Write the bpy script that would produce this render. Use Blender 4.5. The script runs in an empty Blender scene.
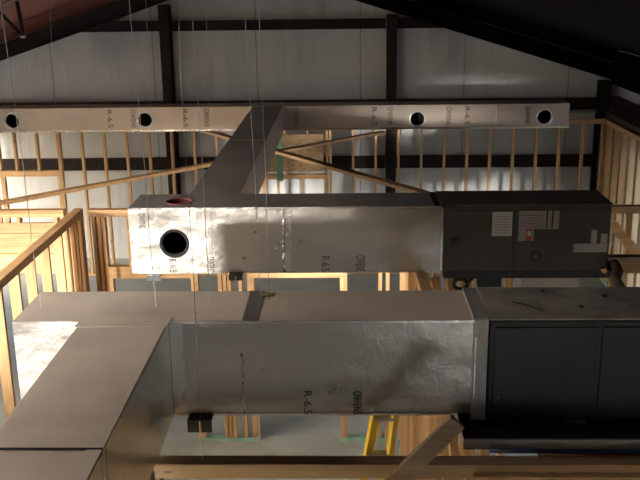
import bpy, bmesh, math, random
from mathutils import Vector, Matrix
random.seed(7)
C = bpy.context.scene.collection
S = bpy.context.scene

# ------------------------------------------------------------------ camera
cd = bpy.data.cameras.new('camera'); cam = bpy.data.objects.new('camera', cd); C.objects.link(cam)
p, yw, ro = math.radians(16.06), math.radians(-1.67), math.radians(-.78)
f0 = Vector((math.sin(yw), math.cos(yw), 0)); r0 = Vector((math.cos(yw), -math.sin(yw), 0)); u0 = Vector((0, 0, 1))
fw = f0*math.cos(p) - u0*math.sin(p); u1 = u0*math.cos(p) + f0*math.sin(p)
rt = r0*math.cos(ro) + u1*math.sin(ro); up = u1*math.cos(ro) - r0*math.sin(ro)
cam.matrix_world = Matrix(((rt.x, up.x, -fw.x, 0), (rt.y, up.y, -fw.y, 0), (rt.z, up.z, -fw.z, 5.0), (0, 0, 0, 1)))
cd.sensor_width = 36; cd.lens = 36*905/640; cd.clip_start = .02; cd.clip_end = 300
S.camera = cam

# ------------------------------------------------------------------ world, sun, exposure
w = bpy.data.worlds.new('sky'); S.world = w; w.use_nodes = True
nt = w.node_tree; nt.nodes.clear()
sk = nt.nodes.new('ShaderNodeTexSky'); sk.sky_type = 'NISHITA'; sk.sun_disc = False
sk.sun_elevation = math.radians(28); sk.sun_rotation = math.radians(220); sk.air_density = 1.0; sk.dust_density = 2.0
bg = nt.nodes.new('ShaderNodeBackground'); bg.inputs['Strength'].default_value = 1.25
wo = nt.nodes.new('ShaderNodeOutputWorld')
nt.links.new(sk.outputs[0], bg.inputs[0]); nt.links.new(bg.outputs[0], wo.inputs[0])
sd = bpy.data.lights.new('sun', 'SUN'); sun = bpy.data.objects.new('sun', sd); C.objects.link(sun)
sd.energy = 13; sd.angle = math.radians(5); sd.color = (1, .94, .85)
el = math.radians(4.0); az = math.radians(70)      # the light travels towards +X and +Y, low
sdir = Vector((math.cos(az)*math.cos(el), math.sin(az)*math.cos(el), -math.sin(el)))
sun.rotation_euler = sdir.to_track_quat('-Z', 'Y').to_euler()
sun.location = (-12, -8, 6)
vs = S.view_settings; vs.view_transform = 'Standard'; vs.look = 'None'; vs.gamma = 1; vs.use_curve_mapping = False
vs.exposure = 0.0

# ------------------------------------------------------------------ materials
def newmat(n):
    m = bpy.data.materials.new(n); m.use_nodes = True; t = m.node_tree
    return m, t, t.nodes['Principled BSDF']
def N(t, k, **kw):
    n = t.nodes.new(k)
    for a, b in kw.items(): setattr(n, a, b)
    return n
def coords(t, scale=(1, 1, 1), kind='Object'):
    tc = N(t, 'ShaderNodeTexCoord'); mp = N(t, 'ShaderNodeMapping'); mp.inputs['Scale'].default_value = scale
    t.links.new(tc.outputs[kind], mp.inputs[0]); return mp.outputs[0]
def ramp(t, fac, stops):
    r = N(t, 'ShaderNodeValToRGB'); e = r.color_ramp.elements
    while len(e) < len(stops): e.new(.5)
    for i, (q, c) in enumerate(stops): e[i].position = q; e[i].color = (*c, 1)
    t.links.new(fac, r.inputs[0]); return r.outputs[0]
def noise(t, vec, s, d=3, rough=.5):
    n = N(t, 'ShaderNodeTexNoise'); n.inputs['Scale'].default_value = s; n.inputs['Detail'].default_value = d; n.inputs['Roughness'].default_value = rough
    t.links.new(vec, n.inputs['Vector']); return n.outputs[0]
def bump(t, bs, h, st, dist=.01):
    b = N(t, 'ShaderNodeBump'); b.inputs['Strength'].default_value = st; b.inputs['Distance'].default_value = dist
    t.links.new(h, b.inputs['Height']); t.links.new(b.outputs[0], bs.inputs['Normal']); return b
def plain(n, col, rough=.6, metal=0., var=.12, s=6, bmp=.0, spec=.5):
    m, t, b = newmat(n); v = coords(t)
    nz = noise(t, v, s, 5, .6)
    lo = tuple(c*(1-var*1.6) for c in col); hi = tuple(min(1, c*(1+var)) for c in col)
    t.links.new(ramp(t, nz, [(.3, lo), (.7, hi)]), b.inputs['Base Color'])
    b.inputs['Roughness'].default_value = rough; b.inputs['Metallic'].default_value = metal
    b.inputs['Specular IOR Level'].default_value = spec
    if bmp: bump(t, b, nz, bmp)
    return m
def wood(n, c1, c2, axis):
    m, t, b = newmat(n)
    sc = [28, 28, 28]; sc[axis] = 1.3
    v = coords(t, tuple(sc)); oi = N(t, 'ShaderNodeObjectInfo')
    ad = N(t, 'ShaderNodeVectorMath', operation='ADD'); mu = N(t, 'ShaderNodeMath', operation='MULTIPLY'); mu.inputs[1].default_value = 40
    t.links.new(oi.outputs['Random'], mu.inputs[0]); t.links.new(v, ad.inputs[0]); t.links.new(mu.outputs[0], ad.inputs[1])
    g = noise(t, ad.outputs[0], 1.0, 4, .6)
    col = ramp(t, g, [(.3, c1), (.68, c2)])
    # knots
    v2 = coords(t, tuple(5 if i != axis else 2.2 for i in range(3)))
    vo = N(t, 'ShaderNodeTexVoronoi'); vo.inputs['Scale'].default_value = 1.4
    a2 = N(t, 'ShaderNodeVectorMath', operation='ADD'); t.links.new(v2, a2.inputs[0]); t.links.new(mu.outputs[0], a2.inputs[1]); t.links.new(a2.outputs[0], vo.inputs['Vector'])
    kn = ramp(t, vo.outputs['Distance'], [(.05, (.35, .28, .22)), (.11, (1, 1, 1))])
    mx = N(t, 'ShaderNodeMix', data_type='RGBA', blend_type='MULTIPLY'); mx.inputs[0].default_value = .8
    t.links.new(col, mx.inputs[6]); t.links.new(kn, mx.inputs[7])
    hs = N(t, 'ShaderNodeHueSaturation'); ma = N(t, 'ShaderNodeMapRange'); ma.inputs[3].default_value = .78; ma.inputs[4].default_value = 1.15
    t.links.new(oi.outputs['Random'], ma.inputs[0]); t.links.new(ma.outputs[0], hs.inputs['Value']); t.links.new(mx.outputs[2], hs.inputs['Color'])
    t.links.new(hs.outputs[0], b.inputs['Base Color']); b.inputs['Roughness'].default_value = .7
    bump(t, b, g, .25, .004)
    return m
WC1, WC2 = (.46, .255, .105), (.70, .44, .22)
WZ = wood('pine_upright', WC1, WC2, 2); WX = wood('pine_across', WC1, WC2, 0); WY = wood('pine_along', WC1, WC2, 1)
WOOD = (WX, WY, WZ)
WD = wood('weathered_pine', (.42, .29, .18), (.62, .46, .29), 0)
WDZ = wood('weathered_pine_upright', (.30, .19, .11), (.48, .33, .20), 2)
def foil(n, base, rough, bs, crumple, dust=0.0, wave=0):
    m, t, b = newmat(n); v = coords(t)
    a = noise(t, v, 9, 5, .6); c = noise(t, v, 55, 2, .5); d = noise(t, v, 1.7, 3, .5)
    vo = N(t, 'ShaderNodeTexNoise'); vo.inputs['Scale'].default_value = 14; vo.inputs['Detail'].default_value = 4; vo.inputs['Distortion'].default_value = 1.6
    t.links.new(coords(t, (1, 1, .45)), vo.inputs['Vector'])
    cr = N(t, 'ShaderNodeMath', operation='MULTIPLY'); cr.inputs[1].default_value = crumple; t.links.new(vo.outputs[0], cr.inputs[0])
    s1 = N(t, 'ShaderNodeMath', operation='ADD'); t.links.new(a, s1.inputs[0]); t.links.new(cr.outputs[0], s1.inputs[1])
    m2 = N(t, 'ShaderNodeMath', operation='MULTIPLY_ADD'); m2.inputs[1].default_value = .25; t.links.new(c, m2.inputs[0]); t.links.new(s1.outputs[0], m2.inputs[2])
    bn = bump(t, b, m2.outputs[0], bs, .012)
    if wave:
        b2 = N(t, 'ShaderNodeBump'); b2.inputs['Strength'].default_value = 1; b2.inputs['Distance'].default_value = wave
        t.links.new(noise(t, coords(t, (1.2, 1, 2.0)), 2.2, 2, .4), b2.inputs['Height']); t.links.new(b2.outputs[0], bn.inputs['Normal'])
    # fine scrim weave lines of the facing
    lo = tuple(q*(.74 if dust > .5 else .86) for q in base)
    t.links.new(ramp(t, d, [(.35, lo), (.65, base)]), b.inputs['Base Color'])
    b.inputs['Metallic'].default_value = 1 - dust
    mr = N(t, 'ShaderNodeMapRange'); mr.inputs[3].default_value = rough*.8; mr.inputs[4].default_value = rough*1.25
    t.links.new(a, mr.inputs[0]); t.links.new(mr.outputs[0], b.inputs['Roughness'])
    return m
FOIL = foil('foil_facing', (.58, .55, .52), .29, .20, .5, 0, .016)
FOILDUST = foil('dusty_foil_facing', (.34, .325, .31), .42, .10, .15, .6)
FOILTAN = foil('tan_dusty_foil_facing', (.84, .74, .63), .6, .16, .2, 1.0)
SLEEVE = foil('crinkled_grey_foil_sleeve', (.55, .54, .53), .35, .4, .8, .7)
FOILBACK = foil('tan_foil_facing', (.50, .42, .36), .42, .12, .15, .5)
TAPE = foil('foil_tape', (.72, .70, .68), .24, .30, .7)
BRIGHT = foil('bright_foil', (.95, .94, .92), .25, .2, .3, .5)
BLACKLINER = plain('black_fibre_liner', (.012, .012, .011), .95)
REDLINER = plain('dark_red_collar', (.16, .03, .03), .7)
INK = plain('black_ink', (.02, .018, .018), .6)
STEELDARK = plain('dark_brown_steel_primer', (.020, .011, .010), .6, 0, .2, spec=.2)
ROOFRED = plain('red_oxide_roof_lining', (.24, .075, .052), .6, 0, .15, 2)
ROOFSHADE = plain('shade_black_roof_lining', (.004, .0035, .0035), .9, 0, .2, 2, spec=.05)  # unlit darkness of the right roof side put into the colour
GALV = plain('galvanised_steel', (.30, .30, .30), .4, .8, .15)
PANMETAL = plain('grey_pan_metal', (.34, .34, .35), .4, .4, .12)
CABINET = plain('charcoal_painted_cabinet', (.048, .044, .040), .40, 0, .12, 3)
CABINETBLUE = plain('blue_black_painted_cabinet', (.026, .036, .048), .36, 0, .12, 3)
STICKER = plain('grey_white_paper_label', (.42, .41, .40), .6, 0, .05)
STICKERDIM = plain('pinkish_grey_paper_label', (.30, .27, .27), .6, 0, .12, 40)
REDTAG = plain('red_print', (.42, .05, .06), .6)
BLACKPLASTIC = plain('black_plastic', (.012, .012, .013), .35)
COPPER = plain('copper', (.55, .24, .16), .35, .9)
BLUEPIPE = plain('blue_plastic_pipe', (.012, .03, .10), .35)
REDPIPE = plain('red_plastic_pipe', (.06, .012, .012), .4)
YELLOW = plain('yellow_fibreglass', (.72, .46, .03), .45, 0, .12)
GREEN = plain('mint_treated_lumber', (.30, .50, .38), .7, 0, .15)
GREENTAPE = plain('faded_green_board', (.13, .24, .16), .7)
WIRE = plain('galvanised_wire', (.62, .60, .57), .5, 0)
WHITEPVC = plain('pale_grey_board', (.5, .48, .46), .6)
BAND = plain('dark_grey_rubber', (.02, .022, .024), .5)

def concrete():
    m, t, b = newmat('concrete_slab'); v = coords(t)
    a = noise(t, v, .8, 6, .6); c = noise(t, v, 12, 4, .6)
    mx = N(t, 'ShaderNodeMath', operation='MULTIPLY_ADD'); mx.inputs[1].default_value = .35; t.links.new(c, mx.inputs[0]); t.links.new(a, mx.inputs[2])
    t.links.new(ramp(t, mx.outputs[0], [(.45, (.34, .35, .29)), (.85, (.52, .52, .44))]), b.inputs['Base Color'])
    b.inputs['Roughness'].default_value = .7; bump(t, b, c, .1); return m
def panelmat():
    m, t, b = newmat('white_faced_wall_panel'); v = coords(t)
    tc = N(t, 'ShaderNodeSeparateXYZ'); t.links.new(v, tc.inputs[0])
    sm = N(t, 'ShaderNodeMath', operation='ADD'); t.links.new(tc.outputs[0], sm.inputs[0]); t.links.new(tc.outputs[1], sm.inputs[1])
    def saw(period, width):
        a = N(t, 'ShaderNodeMath', operation='DIVIDE'); a.inputs[1].default_value = period; t.links.new(sm.outputs[0], a.inputs[0])
        f = N(t, 'ShaderNodeMath', operation='FRACT'); t.links.new(a.outputs[0], f.inputs[0])
        l = N(t, 'ShaderNodeMath', operation='LESS_THAN'); l.inputs[1].default_value = width; t.links.new(f.outputs[0], l.inputs[0]); return l.outputs[0]
    l1 = saw(1.83, .012)
    n1 = noise(t, coords(t, (1.5, 1.5, .25)), 1.3, 4, .6); n2 = noise(t, v, .6, 3)
    ad = N(t, 'ShaderNodeMath', operation='ADD'); t.links.new(n1, ad.inputs[0]); t.links.new(n2, ad.inputs[1])
    base = ramp(t, ad.outputs[0], [(.75, (.38, .39, .40)), (1.2, (.52, .53, .53))])
    mx = N(t, 'ShaderNodeMix', data_type='RGBA', blend_type='MIX'); t.links.new(l1, mx.inputs[0]); t.links.new(base, mx.inputs[6]); mx.inputs[7].default_value = (.30, .29, .27, 1)
    t.links.new(mx.outputs[2], b.inputs['Base Color']); b.inputs['Roughness'].default_value = .55
    n3 = noise(t, coords(t, (2.5, 2.5, .5)), 2.0, 2); bump(t, b, n3, .5, .04)
    return m
def osbmat():
    m, t, b = newmat('strand_board'); v = coords(t, (14, 14, 40)); a = noise(t, v, 1, 4, .7)
    t.links.new(ramp(t, a, [(.35, (.20, .12, .06)), (.65, (.42, .27, .14))]), b.inputs['Base Color']); b.inputs['Roughness'].default_value = .8; return m
def addedskylightmat():
    m, t, b = newmat('added_skylight_panel'); t.nodes.remove(b)
    tr = N(t, 'ShaderNodeBsdfTranslucent'); tr.inputs[0].default_value = (1, .93, .82, 1); t.links.new(tr.outputs[0], t.nodes['Material Output'].inputs[0]); return m
ADDEDSKYLIGHT = addedskylightmat(); CONC = concrete(); PANEL = panelmat(); OSB = osbmat()
SAND = plain('dry_ground', (.36, .35, .33), .9, 0, .15, .4)

# ------------------------------------------------------------------ mesh helpers
def bx(bm, x0, x1, y0, y1, z0, z1, mi=0):
    v = [bm.verts.new((x, y, z)) for z in (z0, z1) for (x, y) in ((x0, y0), (x1, y0), (x1, y1), (x0, y1))]
    for q in ((3, 2, 1, 0), (4, 5, 6, 7), (0, 1, 5, 4), (1, 2, 6, 5), (2, 3, 7, 6), (3, 0, 4, 7)):
        f = bm.faces.new([v[i] for i in q]); f.material_index = mi
def beam(bm, a, b, wd, th, roll=0.):
    """a board from a to b, wd across, th thick"""
    a = Vector(a); b = Vector(b); d = (b-a).normalized()
    s = d.cross(Vector((0, 0, 1))); s = s.normalized() if s.length > 1e-4 else Vector((1, 0, 0))
    n = s.cross(d).normalized(); q = Matrix.Rotation(roll, 3, d); s = q @ s; n = q @ n
    vs_ = [bm.verts.new(c + s*i*wd/2 + n*j*th/2) for c in (a, b) for (i, j) in ((-1, -1), (1, -1), (1, 1), (-1, 1))]
    for q in ((3, 2, 1, 0), (4, 5, 6, 7), (0, 1, 5, 4), (1, 2, 6, 5), (2, 3, 7, 6), (3, 0, 4, 7)): bm.faces.new([vs_[i] for i in q])
def tube(bm, pts, r, n=10, closed_ends=True):
    rings = []; pts = [Vector(q) for q in pts]
    for i, c in enumerate(pts):
        d = (pts[min(i+1, len(pts)-1)] - pts[max(i-1, 0)]).normalized()
        s = d.cross(Vector((0, 0, 1))); s = s.normalized() if s.length > 1e-3 else Vector((1, 0, 0)); t = d.cross(s)
        rr = r[i] if isinstance(r, (list, tuple)) else r
        rings.append([bm.verts.new(c + (s*math.cos(k*2*math.pi/n) + t*math.sin(k*2*math.pi/n))*rr) for k in range(n)])
    for A, B in zip(rings, rings[1:]):
        for k in range(n):
            f = bm.faces.new((A[k], A[(k+1) % n], B[(k+1) % n], B[k])); f.smooth = True
    if closed_ends: bm.faces.new(rings[0][::-1]); bm.faces.new(rings[-1])
def disc_ring(bm, c, ax, r_in, r_out, depth, n=32, mi=0):
    """a short collar: axis ax, from face position c back by depth"""
    ax = Vector(ax); s = ax.orthogonal().normalized(); t = ax.cross(s); c = Vector(c)
    P = lambda r, d, k: bm.verts.new(c + ax*d + (s*math.cos(k*2*math.pi/n)+t*math.sin(k*2*math.pi/n))*r)
    L = [[P(r_out, 0, k) for k in range(n)], [P(r_out, .006, k) for k in range(n)], [P(r_in, .006, k) for k in range(n)], [P(r_in, -depth, k) for k in range(n)]]
    for A, B in zip(L, L[1:]):
        for k in range(n):
            f = bm.faces.new((A[k], A[(k+1) % n], B[(k+1) % n], B[k])); f.smooth = True; f.material_index = mi
def finish(o, bevel=0, seg=2):
    if bevel:
        m = o.modifiers.new('bevel', 'BEVEL'); m.width = bevel; m.segments = seg; m.limit_method = 'ANGLE'
    return o
def obj(name, bm, mat, parent=None, loc=None, recalc=True):
    if recalc: bmesh.ops.recalc_face_normals(bm, faces=bm.faces)
    me = bpy.data.meshes.new(name); bm.to_mesh(me); bm.free()
    for m in (mat if isinstance(mat, (list, tuple)) else [mat]): me.materials.append(m)
    o = bpy.data.objects.new(name, me); C.objects.link(o)
    if parent:
        o.parent = parent
        base = parent
        off = Vector((0, 0, 0))
        while base: off += base.location; base = base.parent
        o.location = (Vector(loc) if loc else Vector((0, 0, 0))) - off
    elif loc: o.location = loc
    return o
def thing(name, label, cat, loc=(0, 0, 0), group=None):
    o = bpy.data.objects.new(name, None); C.objects.link(o); o.location = loc; o.empty_display_size = .1
    o['label'] = label; o['category'] = cat
    if group: o['group'] = group
    return o
def tag(o, label, cat, group=None):
    o['label'] = label; o['category'] = cat
    if group: o['group'] = group
    return o
def struct(name, bm, mat):
    o = obj(name, bm, mat); o['kind'] = 'structure'; return o
def bo(name, mat, parent, *b, bevel=0, loc=None):
    bm = bmesh.new(); bx(bm, *b); return finish(obj(name, bm, mat, parent, loc), bevel)
def recenter(o):
    """put the origin of a single-mesh thing at the middle of its bottom"""
    vs_ = [v.co for v in o.data.vertices]
    c = Vector(((min(v.x for v in vs_)+max(v.x for v in vs_))/2, (min(v.y for v in vs_)+max(v.y for v in vs_))/2, min(v.z for v in vs_)))
    o.data.transform(Matrix.Translation(-c)); o.location = o.location + c; return o

# ------------------------------------------------------------------ the shell
XL, XR, YF, YB = -7.75, 4.75, -5.0, 16.2
RX, RZ = -1.51, 5.18                       # underside of the rafters at the ridge
def raf(x): return RZ - (.327*(RX-x) if x < RX else .312*(x-RX))
UP = .53                                    # roof lining above the rafters' underside
bm = bmesh.new(); bx(bm, XL-.4, XR+.3, YF-.3, YB+.3, -.15, 0); struct('floor', bm, CONC)
bm = bmesh.new(); bx(bm, -60, 40, -50, 60, -.4, -.16); struct('ground', bm, SAND)
def gable(bm, y0, y1, x0, x1, zl, zr, holes=()):
    pts = [(x0, 0), (x1, 0), (x1, zr), (RX, RZ+UP), (x0, zl)]
    a = [bm.verts.new((x, y0, z)) for x, z in pts]; b = [bm.verts.new((x, y1, z)) for x, z in pts]
    bm.faces.new(a); bm.faces.new(b[::-1])
    for i in range(5): bm.faces.new((a[i], b[i], b[(i+1) % 5], a[(i+1) % 5]))
bm = bmesh.new(); gable(bm, YB, YB+.12, XL, XR, raf(XL)+UP, raf(XR)+UP); struct('wall_rear', bm, PANEL)
bm = bmesh.new(); bx(bm, XR, XR+.12, YF, 8, 0, raf(XR)+UP); bx(bm, XR, XR+.12, 8, 13.4, 2.5, raf(XR)+UP); bx(bm, XR, XR+.12, 13.4, YB+.12, 0, raf(XR)+UP); struct('wall_right', bm, PANEL)  # doorway added out of view to let cool light reach the rear wall
bm = bmesh.new(); bx(bm, XL-.12, XL, 1.2, 12, 0, raf(XL)+UP); bx(bm, XL-.12, XL, -1.5, 1.2, 3.25, raf(XL)+UP); bx(bm, XL-.12, XL, YF, -1.5, 3.55, raf(XL)+UP); bx(bm, XL-.12, XL, 12, 15.8, 2.6, raf(XL)+UP); bx(bm, XL-.12, XL, 15.8, YB+.12, 0, raf(XL)+UP); bx(bm, XL-.12, XL, YF, 1.2, 0, 2.5); struct('wall_left', bm, PANEL)  # unseen openings and sill shaped to let in and cut off the sun
# unseen gable behind the camera, openings and sills shaped to steer sun and daylight
bm = bmesh.new()
for (x0, x1, z0) in ((XL, -6.05, 3.62), (-6.05, -5.35, 4.07), (-5.35, -4.5, 4.0), (-4.5, RX, 0), (RX, 1.3, 0), (1.3, 3, 1.1), (3, XR, 0)):
    a = [(x0, z0), (x1, z0), (x1, raf(x1)+UP), (x0, raf(x0)+UP)]
    A = [bm.verts.new((x, YF, z)) for x, z in a]; B = [bm.verts.new((x, YF-.12, z)) for x, z in a]
    bm.faces.new(A); bm.faces.new(B[::-1])
    for i in range(4): bm.faces.new((A[i], A[(i+1) % 4], B[(i+1) % 4], B[i]))
bx(bm, XL, -4.5, YF-.12, YF, 0, 2.88)
struct('wall_front', bm, PANEL)
def roofslab(name, x0, x1, mat, ya=YF-.4, yb=YB+.4):
    bm = bmesh.new(); z0, z1 = raf(x0)+UP, raf(x1)+UP
    v = [bm.verts.new((x, y, z+d)) for d in (0, .12) for x, y, z in ((x0, ya, z0), (x1, ya, z1), (x1, yb, z1), (x0, yb, z0))]
    for q in ((3, 2, 1, 0), (4, 5, 6, 7), (0, 1, 5, 4), (1, 2, 6, 5), (2, 3, 7, 6), (3, 0, 4, 7)): bm.faces.new([v[i] for i in q])
    return struct(name, bm, mat)
roofslab('ceiling', RX, XR+.14, ROOFSHADE)
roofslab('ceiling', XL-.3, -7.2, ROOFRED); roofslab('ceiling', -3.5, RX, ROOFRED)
roofslab('ceiling', -7.2, -3.5, ROOFRED, 8.4); roofslab('ceiling', -7.2, -3.5, ROOFRED, YF-.4, 2.8)
o = roofslab('trim_added_skylight', -7.2, -3.5, ADDEDSKYLIGHT, 2.8, 8.4)  # unseen skylight, added to brighten the duct tops

# rake closures just under the roof on the rear gable
def sloped(bm, x0, x1, y0, y1, d0, d1):
    v = [bm.verts.new((x, y, raf(x)+d)) for d in (d0, d1) for x, y in ((x0, y0), (x1, y0), (x1, y1), (x0, y1))]
    for q in ((3, 2, 1, 0), (4, 5, 6, 7), (0, 1, 5, 4), (1, 2, 6, 5), (2, 3, 7, 6), (3, 0, 4, 7)): bm.faces.new([v[i] for i in q])
bm = bmesh.new(); sloped(bm, XL+.01, RX, 16.05, 16.195, .30, UP-.005); struct('trim_left', bm, ROOFRED)
bm = bmesh.new(); sloped(bm, RX, XR-.01, 16.05, 16.195, .30, UP-.005); struct('trim_right', bm, ROOFSHADE)
bm = bmesh.new(); bx(bm, XR-.15, XR-.003, YF+.05, 15.9, raf(XR)-.02, raf(XR)+UP-.02); tag(recenter(obj('eave_strut', bm, ROOFSHADE)), 'shade-blackened steel eave strut along the top of the right side wall', 'steel beam')

def ibeam_rafter(bm, x0, x1, y, half=.07):
    sloped(bm, x0, x1, y-half, y+half, 0, .012); sloped(bm, x0, x1, y-half, y+half, .268, .28); sloped(bm, x0, x1, y-.006, y+.006, .012, .268)
bm = bmesh.new(); ibeam_rafter(bm, XL+.1, RX-.002, 15.98)
tag(recenter(obj('steel_rafter', bm, STEELDARK)), 'dark steel rafter rising from the upper left under the red roof', 'steel beam')
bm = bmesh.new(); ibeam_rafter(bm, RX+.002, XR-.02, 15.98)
tag(recenter(obj('steel_rafter', bm, ROOFSHADE)), 'shade-blackened steel rafter falling to the right across the rear gable', 'steel beam')
# columns
for (x, l) in ((-3.10, 'dark steel column behind the left part of the rearmost duct'),
               (.82, 'dark steel column right of centre, behind the open round outlet'),
               (4.53, 'dark steel column in the rear right corner of the building')):
    bm = bmesh.new(); h = raf(x)-.04; wd = .085
    bx(bm, x-wd, x+wd, 15.88, 15.892, 0, h); bx(bm, x-wd, x+wd, 16.07, 16.082, 0, h); bx(bm, x-.006, x+.006, 15.892, 16.07, 0, h); bx(bm, x-wd, x+wd, 16.082, 16.185, 0, h-.02)
    tag(recenter(obj('steel_column', bm, STEELDARK)), l, 'column')
cols = [XL+.1, -3.10, .82, 4.53]
def girt(bm, x0, x1, z, h=.16):
    bx(bm, x0, x1, 16.05, 16.058, z, z+h); bx(bm, x0, x1, 16.058, 16.19, z+h-.006, z+h); bx(bm, x0, x1, 16.058, 16.19, z, z+.006); bx(bm, x0, x1, 16.03, 16.05, z, z+.006)
def girt_run(z, h, names):
    for (a, b), l in zip(zip(cols, cols[1:]), names):
        x0, x1 = a+.1, b-.1
        if z > 4:
            x0 = max(x0, RX-(RZ-z)/.327-.25); x1 = min(x1, RX+(RZ-z)/.312+.25)
        if x1-x0 < .1: continue
        bm = bmesh.new(); girt(bm, x0, x1, z, h); tag(recenter(obj('wall_girt', bm, STEELDARK)), l, 'steel beam')
girt_run(4.17, .17, ('high dark wall girt left of the left steel column', 'high dark wall girt between the two inner steel columns', 'short high dark wall girt right of the inner right column'))
girt_run(2.74, .20, ('dark girt behind the left end of the rearmost duct', 'dark girt behind the middle of the rearmost duct', 'dark girt ending at the corner column beyond the duct end'))
girt_run(1.72, .20, ('low dark girt behind the left studs of the rear timber wall', 'low dark girt behind the middle studs of the rear timber wall', 'low dark girt behind the right studs of the rear timber wall'))
bm = bmesh.new(); bx(bm, XR-.14, XR-.01, 8, 15.85, 2.80, 2.99); tag(recenter(obj('wall_girt', bm, STEELDARK)), 'dark girt along the right side wall at the picture edge', 'steel beam')
bm = bmesh.new(); bx(bm, XR-.2, XR-.01, 8, 15.85, 2.72, 2.73); bx(bm, XR-.21, XR-.2, 8, 15.85, 2.5, 2.73); tag(recenter(obj('metal_channel', bm, GALV)), 'grey metal channel above the right timber wall', 'metal channel')
bm = bmesh.new(); bx(bm, 3.3, 4.40, 15.9, 16.0, 2.70, 2.735); tag(recenter(obj('metal_channel', bm, GALV)), 'grey metal channel beside the free end of the rearmost duct', 'metal channel')
# side posts of the open left bay (not in view, they carry the eave)
for y, w_ in ((-4.7, 'front corner'), (-1.9, 'middle'), (1.1, 'rear end')):
    bm = bmesh.new(); bx(bm, XL+.002, XL+.16, y-.09, y+.09, 0, raf(XL)+.45); tag(recenter(obj('unseen_side_post', bm, STEELDARK)), 'unseen dark steel post at the ' + w_ + ' of the open left side of the building', 'column', 'unseen posts of the open left side')
# roof bracing at the upper left
t = thing('roof_truss_brace', 'small dark triangular brace under the red roof, top left corner', 'brace', (-4.2, 11.95, 4.32))
bm = bmesh.new(); beam(bm, (-4.55, 12, 4.74), (-4.19, 12, 4.33), .035, .035); obj('diagonal', bm, STEELDARK, t)
bm = bmesh.new(); beam(bm, (-4.23, 12, 4.78), (-4.19, 12, 4.33), .04, .04); obj('upright', bm, STEELDARK, t)
bm = bmesh.new(); bx(bm, -4.22, -4.16, 11.96, 12.04, 4.315, 4.345); obj('bolt_plate', bm, GALV, t)
bm = bmesh.new(); tube(bm, [(-5.1, 12, 4.52), (-4.25, 12, 4.80)], .010, 8); o = obj('rod', bm, WIRE, t); o['label'] = 'bright metal rod'

# ------------------------------------------------------------------ timber walls
_stud = {}
def stud(parent, x, y, z0, z1, along='x', name='stud', mat=None, wd=.038, dp=.089):
    """along = the wall's direction; the stud is 38 mm along it and 89 mm across"""
    hgt = round(z1-z0, 3); k = (hgt, along, name, mat.name if mat else '', wd, dp)
    if k not in _stud:
        bm = bmesh.new(); a, b = (wd, dp) if along == 'x' else (dp, wd)
        bx(bm, -a/2, a/2, -b/2, b/2, 0, hgt)
        me = bpy.data.meshes.new(name); bm.to_mesh(me); bm.free(); me.materials.append(mat or WZ); _stud[k] = me
    o = bpy.data.objects.new(name, _stud[k]); C.objects.link(o); o.parent = parent
    o.location = Vector((x, y, z0)) - parent.location; return o
ZP = 2.70
def wallx(name, label, x0, x1, y, xs=None, openings=(), plate=WX, bottom=GREEN, step=.3855, start=None, topn=2, skip=(), mat=None):
    """stud wall running along X, centred on y"""
    t = thing(name, label, 'stud wall', (x0, y, 0))
    zt = ZP-.038*topn; h = .0445
    for i in range(topn): bo('top_plate', plate, t, x0, x1, y-h, y+h, zt+.038*i+.0005*i, zt+.038*(i+1))
    segs = []; c = x0
    for o in sorted(openings): segs.append((c, o[0])); c = o[1]
    segs.append((c, x1))
    for a, b in segs:
        if b-a > .02: bo('bottom_plate', bottom, t, a, b, y-h, y+h, 0, .038)
    if xs is None:
        xs = []; q = x0+.019 if start is None else start
        while q < x1-.02: xs.append(q); q += step
        xs.append(x1-.019)
    for q in xs:
        inside = [o for o in openings if o[0]-.05 < q < o[1]+.05]
        if not inside: stud(t, q, y, .038, zt, 'x', mat=mat)
        else:
            o = inside[0]
            if o[0]+.03 < q < o[1]-.03 and o[3] + .1 < zt: stud(t, q, y, o[3], zt, 'x', 'cripple_stud', mat=mat)
    for (a, b, zb, ztp) in openings:
        bo('header', plate, t, a-.038, b+.038, y-h, y+h, zb, ztp)
        for s, q in ((-1, a), (1, b)):
            stud(t, q+s*.019, y, .038 if q in (a, b) else 0, zb, 'x', 'trimmer_stud', mat=mat)
            stud(t, q+s*.0575, y, .038, zt, 'x', mat=mat)
    return t
def wally(name, label, x, y0, y1, openings=(), step=.406, start=None, plate=WY, bottom=GREEN, dbl=()):
    t = thing(name, label, 'stud wall', (x, y0, 0)); zt = ZP-.076; h = .0445
    for i in range(2): bo('top_plate', plate, t, x-h, x+h, y0, y1, zt+.0385*i, zt+.038*(i+1))
    c = y0; segs = []
    for o in sorted(openings): segs.append((c, o[0])); c = o[1]
    segs.append((c, y1))
    for a, b in segs: bo('bottom_plate', bottom, t, x-h, x+h, a, b, 0, .038)
    ys = []; q = y0+.019 if start is None else start
    while q < y1-.02: ys.append(q); q += step
    ys += [y1-.019] + list(dbl)
    for q in ys:
        ins = [o for o in openings if o[0]-.06 < q < o[1]+.06]
        if not ins: stud(t, x, q, .038, zt, 'y')
        elif ins[0][0]+.03 < q < ins[0][1]-.03: stud(t, x, q, ins[0][3], zt, 'y', 'cripple_stud')
    for (a, b, zb, ztp) in openings:
        bo('header', plate, t, x-h, x+h, a-.038, b+.038, zb, ztp)
        for s, q in ((-1, a), (1, b)):
            stud(t, x, q+s*.019, .038, zb, 'y', 'trimmer_stud'); stud(t, x, q+s*.058, .038, zt, 'y')
    return t
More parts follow.
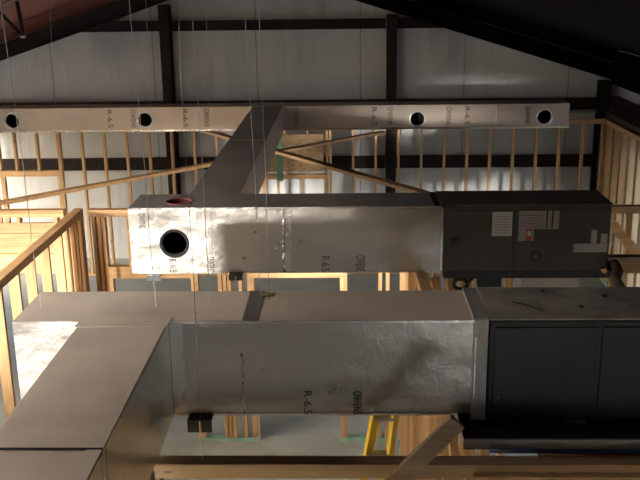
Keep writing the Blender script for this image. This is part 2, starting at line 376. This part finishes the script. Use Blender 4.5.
# rear wall of the rooms
rear = wallx('stud_wall', 'long rear pine stud wall in front of the pale building panels', -7.4, 4.34, 15.2,
             openings=((-5.87, -4.95, 1.80, 1.90), (-1.34, -.36, 1.72, 1.80)), start=-7.185, bottom=WX)
bo('sheathing_or_sunblock', OSB, rear, -1.42, -.36, 15.13, 15.154, 1.86, 2.50)
for q in (-1.15, -.72): stud(rear, q, 15.2, .9, 1.72, 'x', 'jack_stud')
bo('sill', WX, rear, -1.34, -.36, 15.155, 15.245, .86, .898)
bo('green_upright', GREENTAPE, rear, -1.16, -1.06, 15.10, 15.129, 1.70, 2.52)
# right wall
wally('stud_wall', 'pine stud wall running down the right side of the picture', 4.40, 7.3, 15.31)
# middle wall
mid = wallx('stud_wall', 'sunlit pine stud wall with doorways behind the middle duct', -2.70, 4.34, 9.215,
            xs=[-2.66, -2.605, -2.29, -1.35, -1.30, -1.25, -1.13, .37, .45, .95, 1.36, 1.76, 2.17, 2.96, 3.35, 3.76, 4.16, 4.30],
            openings=((-2.50, -1.66, 1.94, 2.07), (-.98, -.06, 1.94, 2.07)))
for q in ((-2.28, -.06, 1.97), (-.06, .5, 2.07), (.5, 2.55, 1.97)): bo('sheathing_or_sunblock', OSB, mid, q[0]+.001, q[1], 9.262, 9.274, q[2], 2.69)  # added out of sight behind the duct to keep sun off the rear wall
# left part of the middle wall: planked header over a wide gap
tl = thing('stud_wall', 'left continuation of the sunlit wall with planked header boards', 'stud wall', (-7.3, 9.215, 0))
for i in range(2): bo('top_plate', WX, tl, -7.3, -2.97, 9.17, 9.26, 2.624+.0385*i, 2.662+.038*i)
for q in (-6.9, -6.3, -5.4, -4.65, -3.86, -3.46, -3.06): stud(tl, q, 9.215, 2.56, 2.624, 'x', 'cripple_stud')
for i in range(5):  # lowest plank added below the visible ones to block low sun
    bm = bmesh.new(); bx(bm, -7.3, -2.97, 9.17+random.uniform(0, .006), 9.21, 2.56-.112*(i+1)+.004, 2.56-.112*i); obj('header_plank_or_sunblock', bm, WX, tl)
for q in (-7.28, -5.3): stud(tl, q, 9.215, 0, 2.56-.565, 'x')
# left wall
left = wally('stud_wall', 'sunlit pine stud wall running away at the left edge', -2.83, 3.6, 9.26, start=3.62, dbl=(9.19, 9.15, 9.02, 8.72))
# partition under the air handlers
part = wally('stud_wall', 'short pine partition seen between the two front ducts, right of the ladder', .62, 5.3, 9.165, step=.43)
# wall that carries the middle air handler
mw = wallx('stud_wall', 'low-lit pine wall under the middle air handler at the right', 1.0, 4.34, 7.245, xs=[1.02, 1.36, 2.23, 2.64, 3.05, 3.45, 3.86, 4.27], bottom=WX)
# wall in front
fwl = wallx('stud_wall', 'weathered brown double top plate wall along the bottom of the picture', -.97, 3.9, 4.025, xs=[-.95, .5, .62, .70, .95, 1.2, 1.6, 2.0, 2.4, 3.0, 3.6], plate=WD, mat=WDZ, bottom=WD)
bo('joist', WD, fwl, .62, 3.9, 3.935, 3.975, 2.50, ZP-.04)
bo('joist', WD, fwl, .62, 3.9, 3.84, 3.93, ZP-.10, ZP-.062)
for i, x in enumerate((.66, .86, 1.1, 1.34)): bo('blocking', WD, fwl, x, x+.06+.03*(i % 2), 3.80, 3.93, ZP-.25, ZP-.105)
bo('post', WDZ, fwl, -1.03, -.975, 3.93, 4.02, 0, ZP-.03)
# braces
def board(name, label, a, b, wd, th, mat, cat='board', roll=0.):
    bm = bmesh.new(); beam(bm, a, b, wd, th, roll); return tag(recenter(obj(name, bm, mat)), label, cat)
board('diagonal_brace', 'long pine brace rising from the left wall corner behind the cross duct', (-3.72, 9.32, 2.74), (.60, 13.8, 2.74), .10, .038, WX)
board('diagonal_brace', 'pine brace falling right below the rearmost duct to the middle duct', (-2.45, 14.2, 2.79), (.92, 9.35, 2.79), .11, .038, WX)
board('diagonal_brace', 'dark pine brace crossing the bottom edge right of the yellow ladder', (.08, 3.86, 2.50), (.52, 3.86, 3.0), .038, .085, WD)
board('diagonal_brace', 'pine brace slanting down right of the middle air handler', (2.62, 9.13, 2.68), (3.6, 9.13, 1.60), .10, .038, WX, roll=math.pi/2)
# leaning boards beside the partition
for i, (x, y, l) in enumerate(((.73, 7.10, 'leftmost leaning pine board between the middle and front ducts'),
                           (.86, 7.14, 'middle leaning pine board next to the middle air handler corner'),
                           (.98, 7.12, 'rightmost leaning pine board under the duct and air handler joint'))):
    bm = bmesh.new(); beam(bm, (x+.30, y-.55, .02), (x, y-.02, 2.64), .085, .038); tag(recenter(obj('leaning_board', bm, WZ)), l, 'board')

# ------------------------------------------------------------------ ducts
def face_with_holes(bm, P, rect, holes, n=32, mi=0):
    """P(u,v)->Vector; rect=(u0,u1,v0,v1); holes=[(u,v,r)]"""
    u0, u1, v0, v1 = rect
    if not holes:
        f = bm.faces.new([bm.verts.new(P(*q)) for q in ((u0, v0), (u1, v0), (u1, v1), (u0, v1))]); f.material_index = mi; return
    # split into a strip for each hole and a square cell around it
    c = u0
    for (hu, hv, r) in sorted(holes):
        m = r*1.25; a, b = hu-m, hu+m
        if a > c:
            f = bm.faces.new([bm.verts.new(P(*q)) for q in ((c, v0), (a, v0), (a, v1), (c, v1))]); f.material_index = mi
        ring = [bm.verts.new(P(hu+r*math.cos(k*2*math.pi/n), hv+r*math.sin(k*2*math.pi/n))) for k in range(n)]
        outer = []
        for k in range(n):
            an = k*2*math.pi/n; cx, sy = math.cos(an), math.sin(an)
            du = m/abs(cx) if abs(cx) > 1e-6 else 1e9
            dv = ((v1-hv) if sy > 0 else (hv-v0))/abs(sy) if abs(sy) > 1e-6 else 1e9
            d = min(du, dv); outer.append(bm.verts.new(P(hu+d*cx, hv+d*sy)))
        for k in range(n):
            f = bm.faces.new((ring[k], outer[k], outer[(k+1) % n], ring[(k+1) % n])); f.material_index = mi
        for (qu, qv) in ((b, v1), (a, v1), (a, v0), (b, v0)):
            cands = sorted(range(n), key=lambda k: (outer[k].co-P(qu, qv)).length)
            cor = P(qu, qv); k1 = cands[0]
            if (outer[k1].co-cor).length < 1e-5: continue
            k2 = [k for k in ((k1+1) % n, (k1-1) % n) if True]
            # neighbour on the other side of the corner
            best = min(k2, key=lambda k: (outer[k].co-cor).length)
            f = bm.faces.new((outer[k1], bm.verts.new(cor), outer[best])); f.material_index = mi
        c = b
    if u1 > c:
        f = bm.faces.new([bm.verts.new(P(*q)) for q in ((c, v0), (u1, v0), (u1, v1), (c, v1))]); f.material_index = mi
def duct(name, label, X, Y, Z, front=(), top=(), mat=FOIL, topmat=None, collar=BRIGHT, openend=()):
    t = thing(name, label, 'duct', ((X[0]+X[1])/2, (Y[0]+Y[1])/2, Z[0]))
    bm = bmesh.new(); th = .03
    for k, (d, mi) in enumerate(((0, 0), (th, 1))):
        x0, x1, y0, y1, z0, z1 = X[0]+d, X[1]-d, Y[0]+d, Y[1]-d, Z[0]+d, Z[1]-d
        face_with_holes(bm, lambda u, v: Vector((u, y0, v)), (x0, x1, z0, z1), front, mi=mi)
        face_with_holes(bm, lambda u, v: Vector((u, v, z1)), (x0, x1, y0, y1), top, mi=2 if (mi == 0 and topmat) else mi)
        for q in (((x0, y0, z0), (x1, y0, z0), (x1, y1, z0), (x0, y1, z0)), ((x0, y1, z0), (x1, y1, z0), (x1, y1, z1), (x0, y1, z1)),
                  ((x0, y0, z0), (x0, y1, z0), (x0, y1, z1), (x0, y0, z1)), ((x1, y0, z0), (x1, y1, z0), (x1, y1, z1), (x1, y0, z1))):
            f = bm.faces.new([bm.verts.new(c) for c in q]); f.material_index = mi
    b = obj('duct_body', bm, [mat, BLACKLINER, topmat or mat], t, recalc=False)
    for (u, v, r) in front:
        bm = bmesh.new(); disc_ring(bm, (u, Y[0], v), (0, -1, 0), r*.98, r*1.2, .05); o = obj('outlet_collar', bm, collar, t)
    for (u, v, r) in top:
        bm = bmesh.new(); disc_ring(bm, (u, v, Z[1]), (0, 0, 1), r*.96, r*1.03, .05); o = obj('outlet_collar', bm, REDLINER, t); o['label'] = 'dark red round collar in the duct top'
    return t
def strip(parent, *b, name='foil_tape', mat=TAPE, label=None):
    o = bo(name, mat, parent, *b)
    if label: o['label'] = label
    return o
def ridge(parent, x, y, z0, z1, r):
    bm = bmesh.new(); n = 14
    tube(bm, [(x+r*.5*math.sin(i*1.7), y, z0+(z1-z0)*i/n) for i in range(n+1)], [r*(.75+.35*math.sin(i*2.3)) for i in range(n+1)], 12)
    o = obj('foil_seam', bm, BRIGHT, parent); o['label'] = 'crinkled foil seam with a painted glint'; return o  # glint along the seam put into its pale colour
def lettering(parent, text, x, y, ztop, length, height, name='printed_lettering'):
    """text reading downwards on a face that looks towards -Y"""
    cu = bpy.data.curves.new(name, 'FONT'); cu.body = text; cu.size = 1; cu.extrude = 0
    ob = bpy.data.objects.new('tmp', cu); C.objects.link(ob); bpy.context.view_layer.update()
    dg = bpy.context.evaluated_depsgraph_get(); me = bpy.data.meshes.new_from_object(ob.evaluated_get(dg)); bpy.data.objects.remove(ob)
    xs = [v.co.x for v in me.vertices]; ys = [v.co.y for v in me.vertices]
    sx = length/(max(xs)-min(xs)); sy = height/(max(ys)-min(ys)); mx, my = min(xs), min(ys)
    for v in me.vertices:
        u = (v.co.x-mx)*sx; q = (v.co.y-my)*sy
        v.co = Vector((x+q, y, ztop-u))
    me.materials.clear(); me.materials.append(INK); me.name = name
    o = bpy.data.objects.new(name, me); C.objects.link(o); o.parent = parent; o.location = -parent.location; return o
ZB, ZT = 2.765, 3.30
# rearmost duct
back = duct('foil_duct', 'long narrow foil duct with four round outlets along the rear', (-7.2, 3.13), (12.69, 13.06), (2.965, 3.30),
            front=((-4.72, 3.125, .10), (-2.82, 3.125, .10), (1.02, 3.10, .10), (2.79, 3.115, .10)), mat=FOILBACK)
for x in (-5.9, -3.6, -3.28, -2.55, -1.85, -.42, .05, 1.30, 2.12, 3.0):
    strip(back, x-.03, x+.03, 12.687, 12.6895, 2.967, 3.298, name='joint_tape', mat=FOILBACK)
strip(back, -7.2, 3.13, 12.684, 12.686, 2.960, 2.985, name='edge_tape'); ridge(back, 2.115, 12.687, 2.99, 3.296, .010)
for tx, x in (('R-6.5', -3.35), ('OWENS', -3.02), ('R-6.5', -2.28), ('OWENS', -1.98), ('OWENS', -.72), ('R-6.5', .38), ('OWENS', .60), ('OWENS', 1.42), ('R-6.5', 1.68), ('OWENS', 2.52)):
    lettering(back, tx, x, 12.6845 if True else 0, 3.27, .25, .07)
bo('junction_cap', FOILDUST, back, -1.29, -.875, 12.686, 13.07, 3.301, 3.308)
# cross duct between the rear and the middle ducts
xd = thing('cross_duct', 'grey foil cross duct joining the rearmost duct to the middle duct', 'duct', (-1.08, 9.9, 2.92))
bm = bmesh.new(); bx(bm, -1.29, -.875, 7.304, 12.68, 2.92, 3.299); obj('duct_body', bm, FOILDUST, xd)
strip(xd, -.8745, -.872, 7.31, 12.68, 2.925, 3.296, name='side_facing', mat=FOILBACK)
strip(xd, -1.292, -.873, 9.9, 9.98, 3.3005, 3.303, name='joint_tape', mat=FOILDUST)
# middle duct
mdl = duct('foil_duct', 'middle foil duct with a black round hole near its left end', (-1.70, .735), (6.83, 7.30), (ZB, ZT),
           front=((-1.35, 3.01, .098),), top=((-1.33, 7.04, .105),), topmat=FOILDUST, collar=BLACKLINER)
ridge(mdl, -.485, 6.829, ZB+.01, ZT-.03, .013); strip(mdl, -.475, -.42, 6.8265, 6.829, ZB+.01, ZT-.004)
strip(mdl, -1.12, -1.05, 6.827, 6.8292, ZB, ZT, mat=FOIL); strip(mdl, -1.70, .735, 6.824, 6.8262, ZT-.012, ZT+.002, name='edge_tape'); strip(mdl, -1.70, .735, 6.824, 6.8262, ZB-.002, ZB+.010, name='edge_tape')
strip(mdl, .69, .742, 6.822, 6.8285, ZB-.003, ZT+.003, mat=FOIL); strip(mdl, .69, .742, 6.822, 7.302, ZT+.001, ZT+.004, mat=TAPE)
lettering(mdl, 'R-6.5', -1.40, 6.8255, 2.885, .115, .055); lettering(mdl, 'R-6.5', -.19, 6.8255, 2.90, .125, .065); lettering(mdl, 'OWENS', .08, 6.8255, 2.905, .135, .075)
lettering(mdl, 'OWENS', -1.10, 6.8255, 2.90, .125, .06); lettering(mdl, 'OWENS', -1.62, 6.8255, 3.26, .12, .05)
# front duct
frt = duct('foil_duct', 'nearest dark foil duct running to the nearest air handler', (-1.745, .66), (4.387, 4.86), (ZB, ZT), topmat=FOILTAN)
strip(frt, -.575, -.47, 4.3845, 4.3862, ZB, ZT-.002, mat=FOIL); ridge(frt, -.545, 4.385, ZB+.01, 3.12, .008)
strip(frt, -.54, -.46, 4.388, 4.858, ZT+.001, ZT+.003, mat=FOILDUST); strip(frt, -.92, .66, 4.382, 4.386, ZT-.012, ZT+.003, name='edge_tape'); strip(frt, -.90, .66, 4.382, 4.386, ZB-.002, ZB+.012, name='edge_tape')
strip(frt, -.92, -.85, 4.3835, 4.3862, ZB, ZT-.002)
lettering(frt, 'R-6.5', -.225, 4.3815, 2.905, .135, .042); lettering(frt, 'OWENS', .035, 4.3815, 2.905, .135, .048)
o = strip(frt, -.47, -.40, 4.76, 4.82, ZT+.003, ZT+.006, name='chalk_mark', mat=plain('faint_yellow_chalk', (.33, .30, .08), .8)); o['label'] = 'faint yellow mark'
# transition sleeve to the air handler
for nme, b in (('sleeve_front', (.66, .735, 4.378, 4.390, ZB-.025, ZT+.004)), ('sleeve_top', (.66, .735, 4.390, 4.87, ZT+.001, ZT+.012)), ('sleeve_back', (.66, .735, 4.861, 4.873, ZB-.02, ZT))):
    strip(frt, *b, name='sleeve', mat=SLEEVE)
strip(frt, .668, .676, 4.3745, 4.3775, ZB+.1, ZT-.09, label='bright narrow foil crease')
# near branch
nb = thing('branch_duct', 'dusty tan-topped foil branch duct coming towards the viewer at lower left', 'duct', (-1.155, 3, ZB))
bm = bmesh.new(); bx(bm, -1.385, -.925, 1.2, 4.383, ZB-.0, ZT); finish(obj('duct_body', bm, FOILTAN, nb), .006)
bo('side_facing', FOIL, nb, -.9245, -.922, 3.09, 4.38, ZB, ZT-.006)
bo('side_facing', FOIL, nb, -.9245, -.922, 1.2, 3.06, ZB, ZT-.006)
strip(nb, -.985, -.924, 1.2, 4.38, ZT+.001, ZT+.003, name='edge_tape', mat=FOILTAN); strip(nb, -1.387, -.922, 3.055, 3.21, ZT+.0035, ZT+.0055, name='joint_tape', mat=FOILTAN)
bo('joint_gap', BLACKLINER, nb, -1.3855, -.9235, 3.048, 3.056, ZT-.02, ZT+.0062)
strip(nb, -1.39, -.915, 4.30, 4.45, ZT+.004, ZT+.0055, name='joint_tape', mat=FOILTAN)
strip(nb, -.9218, -.9195, 3.02, 3.05, ZB, ZT-.01)

# dark pads under the ducts
for (x, y, l) in ((-.78, 4.36, 'black rubber pad hanging under the nearest duct'), (-1.52, 6.80, 'small dark bracket under the hole end of the middle duct'), (-.87, 6.80, 'small dark bracket under the middle duct near its centre')):
    wd = .065 if y < 5 else .055
    bm = bmesh.new(); bx(bm, x-wd, x+wd, y-.02, y+.09, ZB-.014, ZB-.003); bx(bm, x-wd, x-.004, y-.03, y-.02, ZB-.075 if y < 5 else ZB-.045, ZB-.003); bx(bm, x+.004, x+wd, y-.03, y-.02, ZB-.075 if y < 5 else ZB-.045, ZB-.003)
    tag(recenter(obj('duct_bracket', bm, BAND)), l, 'bracket')

# ------------------------------------------------------------------ air handlers
t_panels = []
def handler(label, x0, x1, y0, y1, z0, z1, mat, topmat):
    t = thing('air_handler', label, 'air handler', ((x0+x1)/2, (y0+y1)/2, z0))
    bm = bmesh.new(); bx(bm, x0, x1, y0, y1, z0, z1); o = finish(obj('cabinet', bm, mat, t), .012)
    bm = bmesh.new(); bx(bm, x0-.002, x1+.006, y0-.006, y1+.006, z1+.001, z1+.012); finish(obj('lid', bm, topmat, t), .004)
    xm = x0+.57
    P1 = bo('access_panel', mat, t, x0+.03, xm-.012, y0-.010, y0-.0015, z0+.03, z1-.035, bevel=.004)
    P2 = bo('access_panel', mat, t, xm+.012, x1-.015, y0-.010, y0-.0015, z0+.03, z1-.035, bevel=.004)
    t_panels.append((P1, P2)); return t
a = handler('dark air handler with paper labels at the right end of the middle duct', .745, 2.06, 6.83, 7.30, 2.765, 3.30, CABINET, plain('charcoal_lid_with_reflection', (.085, .078, .072), .35, 0, .3, 3))  # lid coloured lighter to stand in for its reflections
yf = 6.819
def sticker(n, m, x0, x1, z0, z1, l=None, d=.0015):
    o = bo(n, m, t_panels[0][0 if x1 < 1.31 else 1], x0, x1, yf-d, yf-.0002, z0, z1)
    if l: o['label'] = l
sticker('paper_label', STICKER, 1.14, 1.295, 3.06, 3.255, 'pale square paper label')
sticker('paper_label', STICKERDIM, 1.345, 1.655, 3.115, 3.262, 'wide pinkish grey label')
sticker('paper_label', STICKERDIM, 1.345, 1.465, 3.02, 3.113)
sticker('red_tag', REDTAG, 1.405, 1.45, 3.022, 3.112, None, .0025)
sticker('label_stripe', INK, 1.555, 1.567, 3.12, 3.262, None, .0025); sticker('label_stripe', INK, 1.597, 1.609, 3.12, 3.262, None, .0025)
sticker('tag_print', STICKER, 1.415, 1.445, 3.06, 3.10, None, .0035)
for i in range(7): sticker('print_line', INK, 1.16, 1.27, 3.085+i*.022, 3.0875+i*.022, None, .0022)
for i in range(5): sticker('print_line', INK, 1.36, 1.53, 3.135+i*.022, 3.1375+i*.022, None, .0022)
sticker('paper_label', STICKER, 1.78, 2.04, 2.925, 2.995, 'low pale label strip'); sticker('paper_label', STICKER, 1.91, 1.955, 2.997, 3.105); sticker('paper_label', STICKER, 1.985, 2.035, 2.997, 3.075)
bm = bmesh.new(); disc_ring(bm, (1.49, yf+.001, 2.89), (0, -1, 0), .030, .045, .0); obj('round_knockout', bm, BLACKPLASTIC, t_panels[0][1])
bm = bmesh.new(); tube(bm, [(.845, yf, 3.02), (.845, yf-.03, 3.02)], .026, 16); kn = obj('latch_knob', bm, BLACKPLASTIC, t_panels[0][0])
bm = bmesh.new(); tube(bm, [(2.02, yf+.002, 2.785), (2.02, yf-.05, 2.785)], .02, 12); obj('pipe_stub', bm, COPPER, a)['label'] = 'copper pipe stub at the lower right corner'
bo('end_flange', TAPE, a, .7445, .762, 6.8165, 6.8285, 2.775, 3.29)['label'] = 'thin bright flange at the duct end'
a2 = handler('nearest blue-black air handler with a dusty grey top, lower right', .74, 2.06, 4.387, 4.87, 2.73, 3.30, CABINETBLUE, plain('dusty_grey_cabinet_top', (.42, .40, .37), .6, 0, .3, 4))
bm = bmesh.new(); pts = [(.90+.012*i, 4.62-.006*i - .0006*i*i, ZT+.0155) for i in range(12)]; tube(bm, pts, .003, 6); obj('scuff_mark', bm, INK, a2)
for x, y in ((1.25, 4.55), (1.10, 4.80), (1.42, 4.72)):
    bm = bmesh.new(); tube(bm, [(x, y, ZT+.0125), (x, y, ZT+.018)], .012, 10); obj('lid_screw', bm, BLACKPLASTIC, a2)
bm = bmesh.new(); tube(bm, [(.80, 4.378, 2.87), (.80, 4.372, 2.87)], .005, 8); obj('screw', bm, WIRE, t_panels[1][0])
# drain pans
def pan(label, x0, x1, y0, y1, z, h, rim=None):
    t = thing('drain_pan', label, 'drain pan', ((x0+x1)/2, (y0+y1)/2, z))
    bm = bmesh.new(); bx(bm, x0, x1, y0, y1, z, z+.004); obj('pan_floor', bm, BAND, t)
    bm = bmesh.new(); bx(bm, x0, x1, y0, y0+.004, z+.004, z+h); bx(bm, x0, x1, y1-.004, y1, z+.004, z+h); bx(bm, x0, x0+.004, y0+.004, y1-.004, z+.004, z+h); bx(bm, x1-.004, x1, y0+.004, y1-.004, z+.004, z+h)
    bx(bm, x0, x1, y0-.012, y0, z+h-.004, z+h); obj('pan_rim', bm, rim or PANMETAL, t); return t
pan('shallow drain pan, added black to darken the gap under the middle air handler', .78, 2.15, 6.86, 7.195, 2.70, .060, BAND)  # put in black to darken the bright gap below this handler
pan('long grey metal drain pan under the nearest air handler', .59, 2.25, 4.13, 5.0, 2.702, .060)
for (x, l) in ((.80, 'dark spacer block under the left end of the nearest air handler'), (1.9, 'dark spacer block under the far end of the nearest air handler')):
    tag(recenter(bo('spacer_block', BAND, None, x, x+.10, 4.45, 4.80, 2.7065, 2.7295)), l, 'block')
tag(recenter(bo('foam_block', WHITEPVC, None, 1.17, 1.28, 4.40, 4.50, 2.7065, 2.7295)), 'pale block in the pan under the nearest air handler', 'block')
tag(recenter(bo('bearer', WD, None, .60, 2.25, 4.9, 4.99, 2.61, 2.70)), 'timber bearer behind the nearest drain pan', 'board')
tag(recenter(bo('bearer', WD, None, .76, 4.2, 7.20, 7.29, 2.7005, 2.762)), 'timber bearer under the back edge of the middle air handler', 'board')
bm = bmesh.new(); tube(bm, [(.72, 4.10, 2.714), (1.0, 4.09, 2.714), (1.5, 4.085, 2.714), (2.3, 4.09, 2.714)], .013, 10); tag(recenter(obj('blue_pipe', bm, BLUEPIPE)), 'blue plastic pipe lying along the nearest drain pan', 'pipe')
bm = bmesh.new(); tube(bm, [(.95, 4.06, 2.711), (1.3, 4.06, 2.711), (2.3, 4.062, 2.711)], .0075, 8); tag(recenter(obj('red_pipe', bm, REDPIPE)), 'thin dark red pipe beside the blue pipe', 'pipe')
# under the middle handler
t = thing('drain_trap', 'black pipe trap hanging under the left end of the middle air handler', 'pipe', (1.0, 6.9, 2.6))
bm = bmesh.new(); tube(bm, [(.92+.055*math.cos(q), 6.9, 2.64+.045*math.sin(q)) for q in [i*math.pi/8 for i in range(17)]], .018, 10); obj('trap_bend', bm, BLACKPLASTIC, t)
bm = bmesh.new(); tube(bm, [(.975, 6.9, 2.64), (1.0, 6.9, 2.68), (1.02, 6.9, 2.699)], .018, 10); obj('trap_arm', bm, BLACKPLASTIC, t)
tag(recenter(bo('control_box', BLACKPLASTIC, None, 1.06, 1.25, 6.9, 7.0, 2.61, 2.697, bevel=.006)), 'flat black box under the middle air handler', 'box')
tag(recenter(bo('pale_board', WHITEPVC, None, 1.42, 1.87, 6.95, 6.975, 2.56, 2.697)), 'pale board under the middle air handler', 'board')
bm = bmesh.new(); tube(bm, [(2.13, 6.9, 2.80), (2.10, 6.7, 2.80), (1.99, 6.4, 2.84), (1.93, 6.1, 2.88), (1.90, 5.6, 2.90), (1.88, 5.2, 2.92), (1.88, 4.93, 2.92)], .042, 12)
tag(recenter(obj('insulated_pipe', bm, plain('dark_pipe_insulation', (.10, .065, .045), .8))), 'dark insulated pipe running between the two air handlers', 'pipe')

# ------------------------------------------------------------------ ladder
lad = thing('step_ladder', 'yellow fibreglass stepladder below the nearest duct, partly hidden', 'ladder', (.25, 6.4, 0))
def rail(a, b, nm='rail'):
    bm = bmesh.new(); beam(bm, a, b, .075, .028, math.pi/2); obj(nm, bm, YELLOW, lad)
rail((-.10, 6.05, .01), (.27, 6.42, 2.02)); rail((.16, 6.05, .01), (.41, 6.42, 2.02)); rail((-.02, 6.95, .01), (.30, 6.52, 2.02)); rail((.20, 6.95, .01), (.44, 6.52, 2.02))
for i in range(1, 7):
    s = i/7; bm = bmesh.new(); y = 6.05+.37*s; z = .01+2.01*s; bx(bm, -.10+.37*s, .16+.25*s, y-.04, y+.04, z-.012, z+.012); obj('step', bm, GALV, lad)
bm = bmesh.new(); bx(bm, .24, .47, 6.40, 6.56, 2.025, 2.06); finish(obj('top_cap', bm, YELLOW, lad), .008)

# ------------------------------------------------------------------ suspension wires
def wire(label, a, b):
    bm = bmesh.new(); a = Vector(a); b = Vector(b)
    tube(bm, [a.lerp(b, i/6)+Vector((.004*math.sin(i*2.1), 0, 0)) for i in range(7)], 0.002 if b.y < 6 else .003, 6)
    tag(recenter(obj('hanger_wire', bm, WIRE)), label, 'wire', 'hanger wires from the roof')
def rz(x): return raf(x)+UP
wire('thin hanger wire passing just right of the round hole of the middle duct', (-.72, 4.02, rz(-.72)), (-.715, 4.02, 2.702))
wire('thin hanger wire left of the round hole, down to the nearest duct', (-1.07, 4.6, rz(-1.07)), (-1.03, 4.6, 3.302))
wire('thin hanger wire between the hole and the centre of the middle duct', (-.76, 4.62, rz(-.76)), (-.735, 4.62, 3.302))
wire('thin hanger wire crossing the cross duct, left one of the close pair', (-.50, 4.6, rz(-.5)), (-.455, 4.6, 3.304))
wire('thin hanger wire crossing the cross duct, right one of the close pair', (-.43, 4.7, rz(-.43)), (-.42, 4.7, 3.304))
wire('leftmost thin hanger wire ending at the left end of the nearest duct', (-1.72, 4.6, rz(-1.72)), (-1.66, 4.6, 3.302))
wire('thin hanger wire to the rearmost duct left of its second outlet', (-4.09, 12.9, rz(-4.09)), (-4.14, 12.9, 3.302))
wire('thin hanger wire to the rearmost duct at its second outlet', (-2.73, 12.9, rz(-2.73)), (-2.78, 12.9, 3.302))
wire('thin hanger wire to the rearmost duct near the cross duct', (-1.9, 12.9, rz(-1.9)), (-1.93, 12.9, 3.302))
